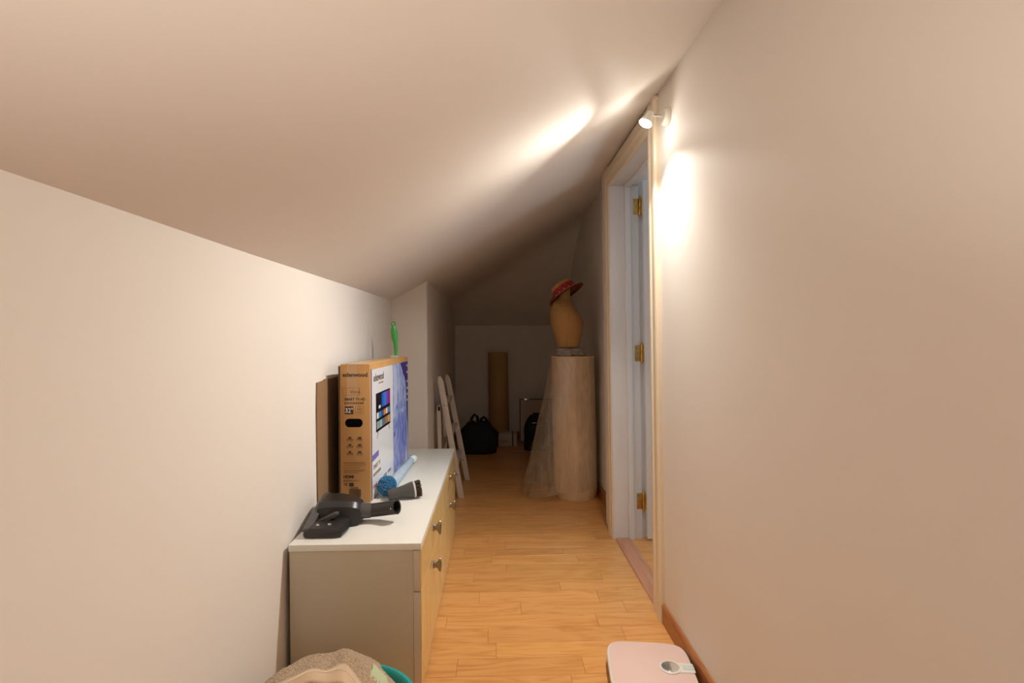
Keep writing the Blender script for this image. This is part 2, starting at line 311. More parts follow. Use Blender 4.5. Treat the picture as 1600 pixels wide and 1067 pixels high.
# unseen uplighter added behind the viewer to fill the corridor with soft light
rl = thing('fill_uplighter', 'added unseen fill lamp with opaque bowl behind the viewer', 'lamp', (0.30, -0.40, 0))
MB().lathe([(.0001, 0), (.13, 0), (.13, .012), (.05, .025), (.012, .03), (.012, .65), (.0001, .65)], 32).build('fill_uplighter_stand', PEWTER, rl, smooth=True)
MB().lathe([(.014, .65), (.06, .66), (.12, .70), (.15, .76), (.147, .76), (.115, .705), (.055, .666), (.0001, .66)], 36, None, True, True).build('bowl', WP, rl, smooth=True)  # bowl of the added fill lamp, unseen
pt = bpy.data.lights.new('fill_uplight', 'SPOT'); pt.energy = REAR_W; pt.spot_size = math.radians(142); pt.spot_blend = 0.35; pt.shadow_soft_size = 0.04; pt.color = (1.0, 0.93, 0.86)
pto = bpy.data.objects.new('fill_uplight', pt); C.objects.link(pto); pto.location = (0.30, -0.40, 0.73); pto.rotation_euler = (PI, 0, 0)

# ------------------------------------------------------------------ low chest of drawers
CX0, CX1, CY0, CY1, CZ = -0.626, -0.2274, 1.596, 2.927, 0.4676
chest = thing('chest_of_drawers', 'low white chest with pale pine drawer fronts along the left wall', 'chest', (CX0, CY0, 0))
cw, cl = CX1 - CX0, CY1 - CY0
MB().prism([(0, 0), (cw, 0), (cw, cl), (-.0125, cl), (-.0125, .26), (0, .26)], 'z', CZ - 0.020, CZ).build('top_board', LAM, chest, bevel=0.0015)
MB().box(0.002, cw - .024, 0.003, 0.021, 0, CZ - .0202).build('side_panel', LAMS, chest, bevel=0.001)
MB().box(0.002, cw - .024, cl - .021, cl - .003, 0, CZ - .0202).build('side_panel', LAMS, chest, bevel=0.001)
MB().box(0.002, 0.012, 0.0215, cl - .0215, 0.0, CZ - .0202).build('back_panel', LAMS, chest)
MB().box(cw - .045, cw - .027, 0.0215, cl - .0215, 0.0, .025).build('plinth', LAMS, chest)
def knob(parent, y, z):
    # oval cup knob on a waisted neck, taller than wide
    k = MB(); rings = []
    for r, xx in ((.0115, 0), (.0095, .004), (.0065, .010), (.0075, .016), (.0125, .021), (.0150, .025), (.0142, .028), (.009, .030), (.0001, .0305)):
        rings.append([(cw + xx, y + r * .72 * math.cos(a), z + r * 1.75 * math.sin(a) * (1 if xx > .012 else .8)) for a in [2 * PI * i / 20 for i in range(20)]])
    return k.rings(rings).build('knob', PEWTER, parent, smooth=True)
for c in (0, 1):
    ya, yb = (0.001, cl / 2 - .0015) if c == 0 else (cl / 2 + .0015, cl - .001)
    for z0, z1, kz in ((0.320, CZ - .0225, 0.404), (0.012, 0.317, 0.268)):
        d = MB().box(cw - .0235, cw - .003, ya, yb, z0, z1).build('drawer', LAME, chest, bevel=0.001)
        MB().box(cw - .003, cw, ya, yb, z0, z1).build('drawer_front', PINE, d)
        knob(d, (ya + yb) / 2 - 0.03, kz)

# ------------------------------------------------------------------ television carton
TX, TL, TH = 0.115, 0.712, 0.520
ROT = -math.radians(2.0)
fc = Vector((-0.473, 1.996)); e1 = Vector((math.cos(ROT), math.sin(ROT))); e2 = Vector((-math.sin(ROT), math.cos(ROT)))
ctr = fc - e1 * TX / 2 + e2 * TL / 2
tv = thing('television_carton', 'tall brown cardboard carton of a 32 inch television standing on the white chest', 'box', (ctr.x, ctr.y, CZ + 0.0005), (0, 0, ROT))
hx, hy = TX / 2, TL / 2
MB().box(-hx, hx, -hy, hy, 0, TH).build('carton', CARD, tv, bevel=0.003)
MB().box(-hx + .004, hx - .002, -hy + .002, hy - .002, TH, TH + .003).build('top_flap', CARDE, tv, bevel=0.001)
MB().box(-hx - .004, -hx - .0005, -hy - .002, hy, 0.002, TH - .004).build('back_flap', mat('dark_card', (.10, .055, .025), .8), tv)
TAPE = mat('clear_tape', (0.55, 0.335, 0.15), 0.12, spec=0.7, var=0.12, vscale=20)
MB().box(-.030, .012, -hy - .0008, -hy - .0002, TH - .17, TH + .003).box(-.030, .012, -hy - .0008, hy * .9, TH + .003, TH + .0036).build('tape', TAPE, tv)
# print on the narrow end
fx = lambda X: X + 0.529       # metres from the middle of the end face
ye = -hy - 0.0010
RX = (PI / 2, 0, 0)
def endtext(s, x, z, size, m=INK, sx=1.0, bold=0.0, al='LEFT'): return text('lettering', s, size, m, tv, (x, ye, z), RX, sx, align=al, bold=bold)
endtext('edenwood', -.046, .476, .0225, INK, 0.98, 0.0006)
mbp = MB()
def frame_(x0, x1, z0, z1, t=.0008):
    return MB().box(x0, x1, ye - .0002, ye + .0006, z1 - t, z1).box(x0, x1, ye - .0002, ye + .0006, z0, z0 + t).box(x0, x0 + t, ye - .0002, ye + .0006, z0 + t, z1 - t).box(x1 - t, x1, ye - .0002, ye + .0006, z0 + t, z1 - t)
frame_(-.046, .018, .406, .434).build('print', INKF, tv)
endtext('VIDAA', -.018, .414, .0135, INKF, 1.0)
endtext('SMART TV HD', -.040, .386, .0140, INK, 0.90, 0.0003)
def dashes(face, a0, a1, z, h, m, gap=.0016, lo=.003, hi=.007):
    # print too small to read in the photograph: a run of letter-sized marks
    q = MB(); x = a0
    while x < a1:
        d = min(random.uniform(lo, hi), a1 - x)
        q.box(x, x + d, ye, ye + .0004, z, z + h) if face == 'end' else q.box(xe_ - .0002, xe_ + .0004, U(x), U(x + d), z, z + h)
        x += d + gap
    return stuff(q.build('small_print', m, tv))
dashes('end', -.040, .034, .372, .008, INKF)
MB().box(-.038, -.006, ye - .0002, ye + .0006, .334, .364).build('print', INK, tv)
WINK = mat('white_ink', (0.75, 0.68, 0.58), 0.6)
text('lettering', '32"', .025, WINK, tv, (-.022, ye - .0006, .340), RX, 0.9, align='CENTER', bold=0.0004)
frame_(.002, .034, .334, .364, .0007).build('print', INKF, tv)
endtext('HD', .018, .348, .014, INKF, 1.0, 0, 'CENTER'); dashes('end', .008, .028, .340, .003, INKF, lo=.002, hi=.003)
MB().prism([(x, z) for x, z in rrect(-.037, .029, .285, .317, .0155, 8)], 'y', ye - .0004, ye + .0006).build('hand_hole', BLACK, tv)
for zc in (.236, .209, .182):
    dashes('end', -.032, -.008, zc, .0035, INK); dashes('end', .005, .028, zc, .0035, INK)
    MB().prism([(x, z) for x, z in rrect(-.026, -.014, zc + .005, zc + .012, .0034, 4)], 'y', ye, ye + .0004).build('icon', INK, tv); MB().prism([(x, z) for x, z in rrect(.010, .024, zc + .005, zc + .012, .002, 3)], 'y', ye, ye + .0004).build('icon', INK, tv)
    MB().box(-.034, -.006, ye, ye + .0004, zc - .0045, zc - .0038).build('print', INKF, tv); MB().box(.003, .030, ye, ye + .0004, zc - .0045, zc - .0038).build('print', INKF, tv)
m_ = MB()
for i, (z, l) in enumerate(((.150, .082), (.145, .080), (.139, .078), (.130, .060), (.121, .075), (.116, .070), (.111, .05), (.083, .05), (.079, .055))):
    x = -.045
    while x < -.045 + l:
        d = random.uniform(.004, .009); m_.box(x, x + d, ye, ye + .0004, z, z + .0022); x += d + .0015
stuff(m_.build('small_print', INKF, tv))
endtext('HDMI', -.045, .092, .0150, INK, 1.05, 0.0008)
endtext('CE', -.044, .064, .012, INK, 1.0, 0.0003)
MB().box(-.024, -.006, ye, ye + .0004, .060, .074).build('print', INK, tv)
MB().box(-.020, .010, ye, ye + .0004, .050, .058).build('print', INKF, tv)
m_ = MB(); x = -.024
while x < .020:
    d = random.choice([.0008, .0012, .002]); m_.box(x, x + d, ye, ye + .0004, .018, .050); x += d + random.choice([.0008, .0014])
stuff(m_.build('barcode', INK, tv))
# print on the wide front: u runs from the near edge to the far edge
xe_ = hx + 0.0008
RY = (PI / 2, 0, PI / 2)
U = lambda u: -hy + u
def fq(name, m, u0, u1, z0, z1, lift=0.0):
    return MB().box(xe_ - .0006, xe_ + lift, U(u0), U(u1), z0, z1).build(name, m, tv)
WHITEP = mat('white_print', (0.80, 0.80, 0.82), 0.18, spec=0.6)
BLUEL = mat('blue_edge_print', (0.07, 0.08, 0.30), 0.3)
ART = bpy.data.materials.new('blue_art_print'); ART.use_nodes = True; nt = ART.node_tree; b = nt.nodes['Principled BSDF']; b.inputs['Roughness'].default_value = 0.2
tc = nt.nodes.new('ShaderNodeTexCoord'); mp = nt.nodes.new('ShaderNodeMapping'); mp.inputs['Scale'].default_value = (1, 9, 5); mp.inputs['Rotation'].default_value = (0.5, 0, 0)
n = nt.nodes.new('ShaderNodeTexNoise'); n.inputs['Scale'].default_value = 1.4; n.inputs['Detail'].default_value = 4; n.inputs['Distortion'].default_value = 1.6
cr = nt.nodes.new('ShaderNodeValToRGB'); e = cr.color_ramp.elements; e[0].position = .30; e[0].color = (.09, .12, .46, 1); e[1].position = .68; e[1].color = (.62, .68, .86, 1); k = e.new(.48); k.color = (.28, .36, .70, 1)
nt.links.new(tc.outputs['Object'], mp.inputs[0]); nt.links.new(mp.outputs[0], n.inputs['Vector']); nt.links.new(n.outputs['Fac'], cr.inputs[0]); nt.links.new(cr.outputs[0], b.inputs['Base Color'])
PURP = mat('purple_print', (0.055, 0.045, 0.23), 0.2, var=0.5, vscale=12)
fq('front_print', WHITEP, .022, .372, .004, .500)
fq('front_edge_print', BLUEL, .012, .022, .002, .503)
fq('front_picture', ART, .372, .700, .004, .500)
# pale haze band and darker corner of the picture
MB().prism([(U(.53), .4995), (U(.70), .4995), (U(.70), .10), (U(.672), .25), (U(.655), .40), (U(.58), .452)], 'x', xe_ - .0002, xe_ + .0004).build('picture_corner', PURP, tv)
PALE = mat('pale_blue_print', (.52, .58, .82), .2)
MB().prism([(U(.385), .495), (U(.43), .495), (U(.47), .40), (U(.455), .32), (U(.385), .28)], 'x', xe_ - .0002, xe_ + .0003).build('picture_light', PALE, tv)
m_ = MB()
for i in range(9):
    u = .43 + i * .024; MB().prism([(U(u), .02), (U(u + .009), .02), (U(u + .05), .26 - .01 * (i % 3)), (U(u + .042), .27)], 'x', xe_ - .0002, xe_ + .0005).build('picture_streak', mat('deep_blue_print', (.13, .17, .55), .2), tv)
for i, z in enumerate((.475, .44, .395, .36, .33, .30)):
    fq('print', WHITEP, .674, .690, z, z + .010, .0007)
text('lettering', 'edenwood', .044, INK, tv, (xe_ + .0003, U(.045), .452), RY, 0.86, bold=0.0006)
dashes('front', .125, .200, .437, .006, INKF, gap=.004, lo=.006, hi=.012)
scr = fq('picture_of_screen', mat('screen_black', (.012, .010, .018), .15), .080, .315, .249, .402, .0006)
PIC = bpy.data.materials.new('screen_picture'); PIC.use_nodes = True; nt = PIC.node_tree; b = nt.nodes['Principled BSDF']; b.inputs['Roughness'].default_value = .15
tc = nt.nodes.new('ShaderNodeTexCoord'); sx_ = nt.nodes.new('ShaderNodeSeparateXYZ'); mr = nt.nodes.new('ShaderNodeMapRange'); mr.inputs[1].default_value = U(.165); mr.inputs[2].default_value = U(.305)
cr = nt.nodes.new('ShaderNodeValToRGB'); e = cr.color_ramp.elements; e[0].color = (.01, .10, .42, 1); e[1].color = (.35, .02, .22, 1); k = e.new(.4); k.color = (.05, .22, .80, 1); k = e.new(.7); k.color = (.20, .05, .45, 1)
nt.links.new(tc.outputs['Object'], sx_.inputs[0]); nt.links.new(sx_.outputs[1], mr.inputs[0]); nt.links.new(mr.outputs[0], cr.inputs[0]); nt.links.new(cr.outputs[0], b.inputs['Base Color'])
fq('print', PIC, .165, .305, .338, .395, .0010)
fq('print', WHITEP, .120, .150, .338, .350, .0010)
cols = [(.75, .75, .75), (.05, .30, .70), (.05, .12, .30), (.80, .25, .06), (.75, .70, .65), (.10, .25, .55)]
for i, c in enumerate(cols): fq('print', mat('tile_%d' % i, c, .2), .090 + i * .0365, .120 + i * .0365, .300, .324, .0010)
cols = [(.30, .42, .40), (.38, .46, .44), (.10, .20, .28), (.42, .20, .07), (.60, .36, .16)]
for i, c in enumerate(cols): fq('print', mat('tileb_%d' % i, c, .2), .090 + i * .044, .130 + i * .044, .259, .289, .0010)
MB().prism([(U(.105), .249), (U(.112), .249), (U(.100), .222), (U(.095), .222)], 'x', xe_ - .0002, xe_ + .0006).build('print', INK, tv)
MB().prism([(U(.285), .249), (U(.292), .249), (U(.302), .226), (U(.297), .226)], 'x', xe_ - .0002, xe_ + .0006).build('print', INK, tv)
MB().prism([(U(.024), .146), (U(.116), .152), (U(.116), .174), (U(.024), .170)], 'x', xe_ - .0002, xe_ + .0006).build('badge_print', mat('violet_badge', (.17, .14, .45), .2), tv)
text('lettering', 'SMART TV', .026, INKF, tv, (xe_ + .0003, U(.036), .112), RY, .9)
dashes('front', .036, .150, .085, .012, INKF, gap=.005, lo=.008, hi=.014)
for i, c in enumerate(((.65, .12, .08), (.55, .05, .05), (.12, .12, .15), (.10, .12, .25))):
    dashes('front', .034 + i * .078, .090 + i * .078, .040, .012, mat('badge_ink_%d' % i, c, .3), gap=.004, lo=.007, hi=.012)

# flat dark brown sheet between the carton and the wall
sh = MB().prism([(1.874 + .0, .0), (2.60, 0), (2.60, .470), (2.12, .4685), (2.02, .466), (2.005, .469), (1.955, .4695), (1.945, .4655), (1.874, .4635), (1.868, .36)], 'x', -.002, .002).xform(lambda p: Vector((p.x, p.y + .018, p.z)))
so_ = sh.build('brown_sheet', SHEET); so_.location = (-0.6365, 0, CZ + 0.0003)
tag(so_, 'flat brown sheet standing between the left wall and the television carton', 'cardboard')

# ------------------------------------------------------------------ green handled tool on the carton
gt = thing('green_brush_handle', 'green plastic handle with hanging ring standing upright on the television carton', 'brush', (-0.505, 2.66, CZ + TH + 0.0042), (0, 0, 0))
GRN = mat('green_plastic', (0.045, 0.34, 0.05), 0.3); LG = mat('clear_plastic_base', (0.55, 0.66, 0.58), 0.2)
rings = []
for z, cx, wx, wy in ((.006, .006, .0085, .008), (.03, .005, .009, .008), (.065, .003, .0105, .009), (.085, .001, .0145, .0115), (.110, -.002, .0165, .0125), (.130, -.004, .0155, .012), (.148, -.006, .011, .010), (.158, -.007, .0075, .008)):
    rings.append([(cx + wx * math.cos(a), wy * math.sin(a), z) for a in [2 * PI * i / 16 for i in range(16)]])
MB().rings(rings).build('handle', GRN, gt, smooth=True)
ring = [( -.007 + .009 * math.cos(a), 0, .166 + .010 * math.sin(a)) for a in [2 * PI * i / 20 for i in range(21)]]
MB().tube(ring, .003, 8).build('hanging_ring', GRN, gt, smooth=True)
MB().prism(rrect(-.022, .018, -.016, .016, .008, 4), 'z', 0, .006).build('foot', LG, gt)

# ------------------------------------------------------------------ vacuum floor head
vh = thing('vacuum_floor_head', 'black vacuum cleaner floor head with angled hose neck lying on the chest', 'vacuum head', (-0.538, 1.642, CZ + 0.0005))
def loft(pts_list): return MB().rings(pts_list)
# long base, running away from the viewer
sec = []
for y, x0_, x1_, h in ((0, -.050, .040, .022), (.006, -.060, .054, .030), (.05, -.063, .060, .036), (.075, -.064, .060, .034), (.12, -.066, .050, .030), (.20, -.066, .050, .030), (.255, -.062, .054, .030), (.265, -.052, .044, .022)):
    sec.append([(x0_, y, .003), (x1_, y, .003), (x1_ + .004, y, .012), (x1_ - .004, y, h - .004), (x1_ - .014, y, h), (x0_ + .014, y, h), (x0_ + .003, y, h - .004), (x0_ - .003, y, .012)])
MB().rings(sec).build('base', BLACKP, vh, smooth=True, angle=35)
# bumper rail rising along the wall side
rail = []
for y, z in ((.004, .030), (.05, .044), (.10, .058), (.15, .072), (.19, .080), (.225, .078)):
    rail.append([(-.066, y, max(.02, z - .036)), (-.044, y, max(.02, z - .036)), (-.040, y, z - .006), (-.048, y, z), (-.060, y, z), (-.067, y, z - .008)])
MB().rings(rail).build('bumper_rail', GREYP, vh, smooth=True, angle=35)
# arched housing
hs_ = []
for x, y0_, y1_, z0_, z1_ in ((-.046, .085, .225, .030, .0785), (-.020, .085, .215, .026, .083), (.020, .090, .205, .010, .082), (.060, .098, .190, .004, .078), (.082, .106, .178, .004, .070), (.090, .112, .172, .012, .056)):
    hs_.append([(x, y0_, z0_), (x, y1_, z0_), (x, y1_, z1_ - .012), (x, y1_ - .014, z1_), (x, y0_ + .022, z1_), (x, y0_ + .004, z1_ - .014)])
MB().rings(hs_).build('housing', BLACKP, vh, smooth=True, angle=35)
MB().prism([(-.040, .026), (-.018, .026), (.028, .050), (.028, .058), (.018, .060), (-.040, .032)], 'y', .060, .082).build('pedal', GREYP, vh, bevel=0.002)
for x, y in ((-.022, .024), (.012, .030)):
    MB().lathe([(.0065, 0), (.006, .003), (.003, .0042), (.0001, .0045)], 14, Matrix.Translation((x, y, .0335))).build('button', SILV, vh, smooth=True)
MB().lathe([(.012, 0), (.012, .006), (.006, .008), (.0001, .008)], 18, axisM((.050, .094, .020), (0, -1, 0))).build('wheel', BLACKP, vh, smooth=True)
hp0, hp1, hp2, hp3 = Vector((.080, .140, .040)), Vector((.115, .146, .038)), Vector((.155, .148, .042)), Vector((.203, .130, .054))
MB().tube([hp0, hp0.lerp(hp1, .5), hp1], [.0265, .0255, .0245], 24).build('collar', GREYP, vh, smooth=True)
nk = MB().tube([hp1 - Vector((.004, 0, 0)), hp2, hp3], [.0225, .0230, .0240], 24, cap=False)
dvec = (hp3 - hp2).normalized(); Mx = axisM(hp3, dvec)
nk.lathe([(.0240, -.0005), (.0247, .003), (.0230, .0035), (.0198, .002), (.0195, -.03)], 24, Mx, False, False).lathe([(.0195, -.030), (.0001, -.0305)], 24, Mx, False, True)
nk.build('hose_neck', BLACKP, vh, smooth=True)
MB().lathe([(.0192, -.024), (.0001, -.0245)], 24, Mx, True, True).build('bore', BLACK, vh)
MB().lathe([(.004, 0), (.003, .0015), (.0001, .002)], 10, axisM(hp2.lerp(hp3, .72) + Vector((0, -.0232, .004)), (0, -1, .2))).build('latch', SILV, vh, smooth=True)

# ------------------------------------------------------------------ round dusting brush nozzle
bn = thing('dusting_brush_nozzle', 'dark grey dusting nozzle with brown bristles and pale ring lying on the chest', 'brush', (-0.412, 2.015, CZ + 0.0005))
A0, A1 = Vector((0, 0, .0215)), Vector((.096, .030, .0335)); dd = (A1 - A0).normalized(); MB0 = axisM(A0, dd); Ln = (A1 - A0).length
MB().lathe([(.0001, 0), (.0185, 0), (.0200, .004), (.0200, .035), (.0210, .042), (.0240, .060), (.0285, .080), (.0305, .092), (.0305, Ln), (.0001, Ln)], 28, MB0).build('nozzle_body', GREYP, bn, smooth=True)
MB().lathe([(.0310, Ln - .004), (.0318, Ln - .002), (.0318, Ln + .002), (.0300, Ln + .003)], 28, MB0, False, False).build('ring', mat('pale_ring', (.62, .60, .56), .4), bn, smooth=True)
m_ = MB()
for i in range(420):
    a = random.uniform(0, 2 * PI); r = .029 * math.sqrt(random.uniform(.05, 1)); l = random.uniform(.020, .027)
    b0 = MB0 @ Vector((r * math.cos(a), r * math.sin(a), Ln)); r2 = r * 1.06 + .001
    b1 = MB0 @ Vector((r2 * math.cos(a), r2 * math.sin(a), Ln + l))
    m_.tube([b0, b1], [.0011, .0007], 4)
stuff(m_.build('bristles', mat('brown_bristle', (.060, .032, .015), .7), bn))

# ------------------------------------------------------------------ blue fluffy duster
du = thing('blue_fluffy_duster', 'bright blue fluffy duster with pale ribbed handle lying against the television carton', 'duster', (-0.424, 2.060, CZ + 0.0005))
BLU = mat('blue_fibre', (0.012, 0.20, 0.42), 0.6, sheen=.4, var=.45, vscale=120)
m_ = MB(); ctrd = Vector((-.003, .012, .040))
for i in range(1000):
    z = random.uniform(-1, 1); a = random.uniform(0, 2 * PI); q = math.sqrt(1 - z * z); d = Vector((q * math.cos(a), q * math.sin(a) * 1.0, z))
    base = ctrd + Vector((d.x * .031, d.y * .036, d.z * .033)); tip = base + (d + Vector((random.uniform(-.6, .6), random.uniform(-.6, .6), random.uniform(-.6, .6)))).normalized() * random.uniform(.004, .0085)
    tip.z = max(tip.z, .002); base.z = max(base.z, .003)
    m_.tube([base, (base + tip) / 2, tip], [.0022, .0020, .0012], 5)
m_.lathe([(.0001, -.030), (.020, -.021), (.028, 0), (.020, .021), (.0001, .030)], 14, Matrix.Translation(ctrd))
stuff(m_.build('fluff', BLU, du))
TRB = bpy.data.materials.new('pale_blue_translucent'); TRB.use_nodes = True; b = TRB.node_tree.nodes['Principled BSDF']
b.inputs['Base Color'].default_value = (.74, .83, .90, 1); b.inputs['Roughness'].default_value = .15; b.inputs['Alpha'].default_value = .55
hd0, hd1 = Vector((.006, .05, .030)), Vector((.014, .50, .024)); prof = []
n_ = 30
for i in range(n_ + 1):
    t = i / n_; prof.append((.0230 * (1 - .30 * t) * (1.0 if i % 2 else .90), t * (hd1 - hd0).length))
MB().lathe(prof, 18, axisM(hd0, hd1 - hd0)).build('ribbed_handle', TRB, du, smooth=True)
BAND = mat('blue_band', (.42, .62, .80), .3)
for i in range(1, n_, 2): MB().lathe([(prof[i][0] * .99 + .0004, prof[i][1] - .003), (prof[i][0] + .0012, prof[i][1]), (prof[i][0] * .99 + .0004, prof[i][1] + .003)], 18, axisM(hd0, hd1 - hd0), False, False).build('rib_band', BAND, du, smooth=True)
ec = MB().lathe([(.0001, 0), (.013, .002), (.018, .012), (.019, .030), (.016, .050), (.009, .062), (.0001, .065)], 18, axisM(hd1, (hd1 - hd0) + Vector((.06, 0, 0)))).build('end_cap', mat('white_plastic', (.74, .78, .78), .25), du, smooth=True)
for (dx, dy, dz, c) in ((-.006, .022, .018, (.05, .32, .40)), (.012, .034, .014, (.06, .10, .14)), (.000, .045, .016, (.05, .32, .40))):
    MB().lathe([(.0055, 0), (.005, .003), (.0001, .004)], 12, axisM(hd1 + Vector((dx, dy, dz - .002)), (dx * 8, 0, 1))).build('dot', mat('dot_%d' % int(c[1] * 100), c, .3), ec, smooth=True)
MB().box(hd1.x - .022, hd1.x - .012, hd1.y + .012, hd1.y + .05, .002, .028).build('orange_tab', mat('orange_tab', (.48, .18, .05), .5), ec, bevel=0.002)

# ------------------------------------------------------------------ towel over a turquoise tub
tub = thing('turquoise_tub', 'turquoise plastic tub under the beige towel at the near end of the chest', 'tub', (-0.368, 1.250, 0.0))
TEAL = mat('teal_plastic', (0.015, 0.36, 0.34), 0.3)
MB().lathe([(.0001, 0), (.135, 0), (.142, .01), (.166, .198), (.178, .200), (.179, .210), (.170, .212), (.162, .204), (.140, .016), (.0001, .012)], 48).build('bowl', TEAL, tub, smooth=True)
MB().tube([(.176, -.05, .198), (.197, -.04, .208), (.199, 0, .210), (.197, .04, .208), (.176, .05, .198)], .007, 10).build('grip', TEAL, tub, smooth=True)
tw = thing('beige_terry_towel', 'crumpled beige terry towel heaped over the turquoise tub', 'towel', (-0.412, 1.245, 0.216))
TOW = bpy.data.materials.new('terry'); TOW.use_nodes = True; nt = TOW.node_tree; b = nt.nodes['Principled BSDF']; b.inputs['Roughness'].default_value = .95; b.inputs['Sheen Weight'].default_value = .3; b.inputs['Specular IOR Level'].default_value = .1
tc = nt.nodes.new('ShaderNodeTexCoord'); vo = nt.nodes.new('ShaderNodeTexVoronoi'); vo.inputs['Scale'].default_value = 330; nt.links.new(tc.outputs['Object'], vo.inputs['Vector'])
cr = nt.nodes.new('ShaderNodeValToRGB'); e = cr.color_ramp.elements; e[0].color = (.66, .49, .33, 1); e[1].color = (.48, .32, .19, 1); e[1].position = .8; nt.links.new(vo.outputs['Distance'], cr.inputs[0]); nt.links.new(cr.outputs[0], b.inputs['Base Color'])
bp = nt.nodes.new('ShaderNodeBump'); bp.inputs['Strength'].default_value = .9; bp.inputs['Distance'].default_value = .004; bp.invert = True; nt.links.new(vo.outputs['Distance'], bp.inputs['Height']); nt.links.new(bp.outputs['Normal'], b.inputs['Normal'])
def tow_h(x, y):
    """heap height above the rim, x right, y away"""
    r = math.sqrt((x / .195) ** 2 + ((y) / .19) ** 2)
    h = .088 * max(0, 1 - r ** 2.2)
    h += .016 * math.exp(-((x - .055 + .25 * y) / .035) ** 2) * max(0, 1 - r ** 3)          # ridge
    h -= .012 * math.exp(-((x - .015 + .1 * y) / .022) ** 2 - ((y - .05) / .05) ** 2)         # dip beside it
    h += .012 * noise.noise(Vector((x * 16, y * 16, 1.7))) * max(0, 1 - r ** 4)
    return h
m_ = MB(); n1, n2 = 110, 420; rings = []; vv = []; ff = []
for i in range(n1 + 1):
    rr = i / n1
    for j in range(n2):
        a = 2 * PI * j / n2; lobe = 1 + .05 * math.sin(3 * a + .5) + .03 * math.sin(7 * a) - .20 * math.exp(-((a - .50) / .40) ** 2)
        x, y = .200 * rr * lobe * math.cos(a), .205 * rr * lobe * math.sin(a)
        z = tow_h(x, y) - (.045 * max(0, rr - .90) / .10 if rr > .90 else 0)
        if rr < .97: z += .0030 * noise.noise(Vector((x * 170, y * 170, 0.1))) + .0022 * noise.noise(Vector((x * 420, y * 420, 2.1)))
        vv.append((x, y, max(z, -.045) + .004))
for i in range(n1):
    for j in range(n2): k = (j + 1) % n2; ff.append((i * n2 + j, (i + 1) * n2 + j, (i + 1) * n2 + k, i * n2 + k))
m_.add(vv, ff); m_.build('heap', TOW, tw, smooth=True, angle=180)
# flat woven hem band with stitched ribs, nearer the viewer
HEM = mat('hem_weave', (.60, .43, .28), .9, bump=.2, bscale=500)
def hem_pt(t, s): # t along, s across
    x = -.150 + .285 * t; y = .004 - 2.2 * (x + .005) ** 2 - s * .050
    return x, y
vv = []; ff = []; nt_, ns_ = 80, 6
for i in range(nt_ + 1):
    for j in range(ns_ + 1):
        x, y = hem_pt(i / nt_, j / ns_); vv.append((x, y, tow_h(x, y) + .0065))
for i in range(nt_):
    for j in range(ns_): q = i * (ns_ + 1) + j; ff.append((q, q + 1, q + ns_ + 2, q + ns_ + 1))
hem = MB().add(vv, ff).build('hem', HEM, tw, smooth=True, angle=180)
md = hem.modifiers.new('thick', 'SOLIDIFY'); md.thickness = .003; md.offset = -1
m_ = MB()
for i in range(110):
    x, y = hem_pt((i + .5) / 110, .14); x2, y2 = hem_pt((i + .5) / 110, .34)
    m_.tube([(x, y, tow_h(x, y) + .0068), (x2, y2, tow_h(x2, y2) + .0068)], .0010, 5)
stuff(m_.build('hem_stitches', mat('hem_light', (.72, .56, .40), .9), tw))
gc = MB(); rings = []
for i in range(13):
    t = i / 12; x = .105 + .075 * t; y = .035 - .035 * t; z = tow_h(x, y) + .006 - .004 * t
    rings.append([(x, y - .03, z - .004), (x + .006, y, z), (x, y + .03, z - .004), (x - .003, y, z - .008)])
gc.rings(rings).build('green_corner', mat('pale_green_cloth', (.50, .55, .34), .9, bump=.3, bscale=300), tw, smooth=True)

# ------------------------------------------------------------------ bathroom scale
sc_ = thing('bathroom_scale', 'pink bathroom scale with white rim and round dial on the floor by the right wall', 'scale', (0.488, 1.630, 0.0), (0, 0, math.radians(-7)))
def scale_outline(hw, hd, r, bulge):
    e_ = 2 / 5.2
    return [(hw * math.copysign(abs(math.cos(t)) ** e_, math.cos(t)), hd * math.copysign(abs(math.sin(t)) ** e_, math.sin(t))) for t in [2 * PI * (i + .5) / 72 for i in range(72)]]
def ring_at(o, z): return [(x, y, z) for x, y in o]
o1 = scale_outline(.132, .138, .045, .0); W_ = mat('scale_white', (.78, .76, .70), .3)
PINK = mat('scale_pink', (.82, .60, .53), .45, bump=.25, bscale=900, var=.03, vscale=10)
MB().rings([ring_at(scale_outline(.118, .124, .04, 0), .006), ring_at(scale_outline(.126, .132, .044, 0), .012), ring_at(scale_outline(.126, .132, .044, 0), .030)]).build('body', mat('scale_body', (.42, .30, .20), .5), sc_, smooth=True)
for x, y in ((-.09, -.095), (.09, -.095), (-.09, .095), (.09, .095)):
    MB().lathe([(.0001, 0), (.012, 0), (.012, .008)], 14, Matrix.Translation((x, y, 0))).build('foot', BLACKP, sc_)
MB().rings([ring_at(scale_outline(.130, .136, .045, 0), .026), ring_at(o1, .034), ring_at(o1, .045), ring_at(scale_outline(.130, .136, .044, 0), .0485), ring_at(scale_outline(.126, .132, .042, 0), .0495)]).build('rim', W_, sc_, smooth=True, angle=50)
MB().rings([ring_at(scale_outline(.1255, .1315, .0415, 0), .0485), ring_at(scale_outline(.1255, .1315, .0415, 0), .0502), ring_at(scale_outline(.1245, .1305, .0410, 0), .0506)]).build('mat', PINK, sc_, smooth=True)
dz0 = .0502
dial = MB().prism([(x, y) for x, y in rrect(.062, .1335, -.024, .024, .006, 3)], 'z', .044, .0530).build('dial_housing', W_, sc_, bevel=0.001)
MB().lathe([(.034, 0), (.034, .0035), (.031, .0050), (.0275, .0045), (.0265, .002)], 36, Matrix.Translation((.060, 0, dz0)), True, False).build('dial_ring', W_, dial, smooth=True)
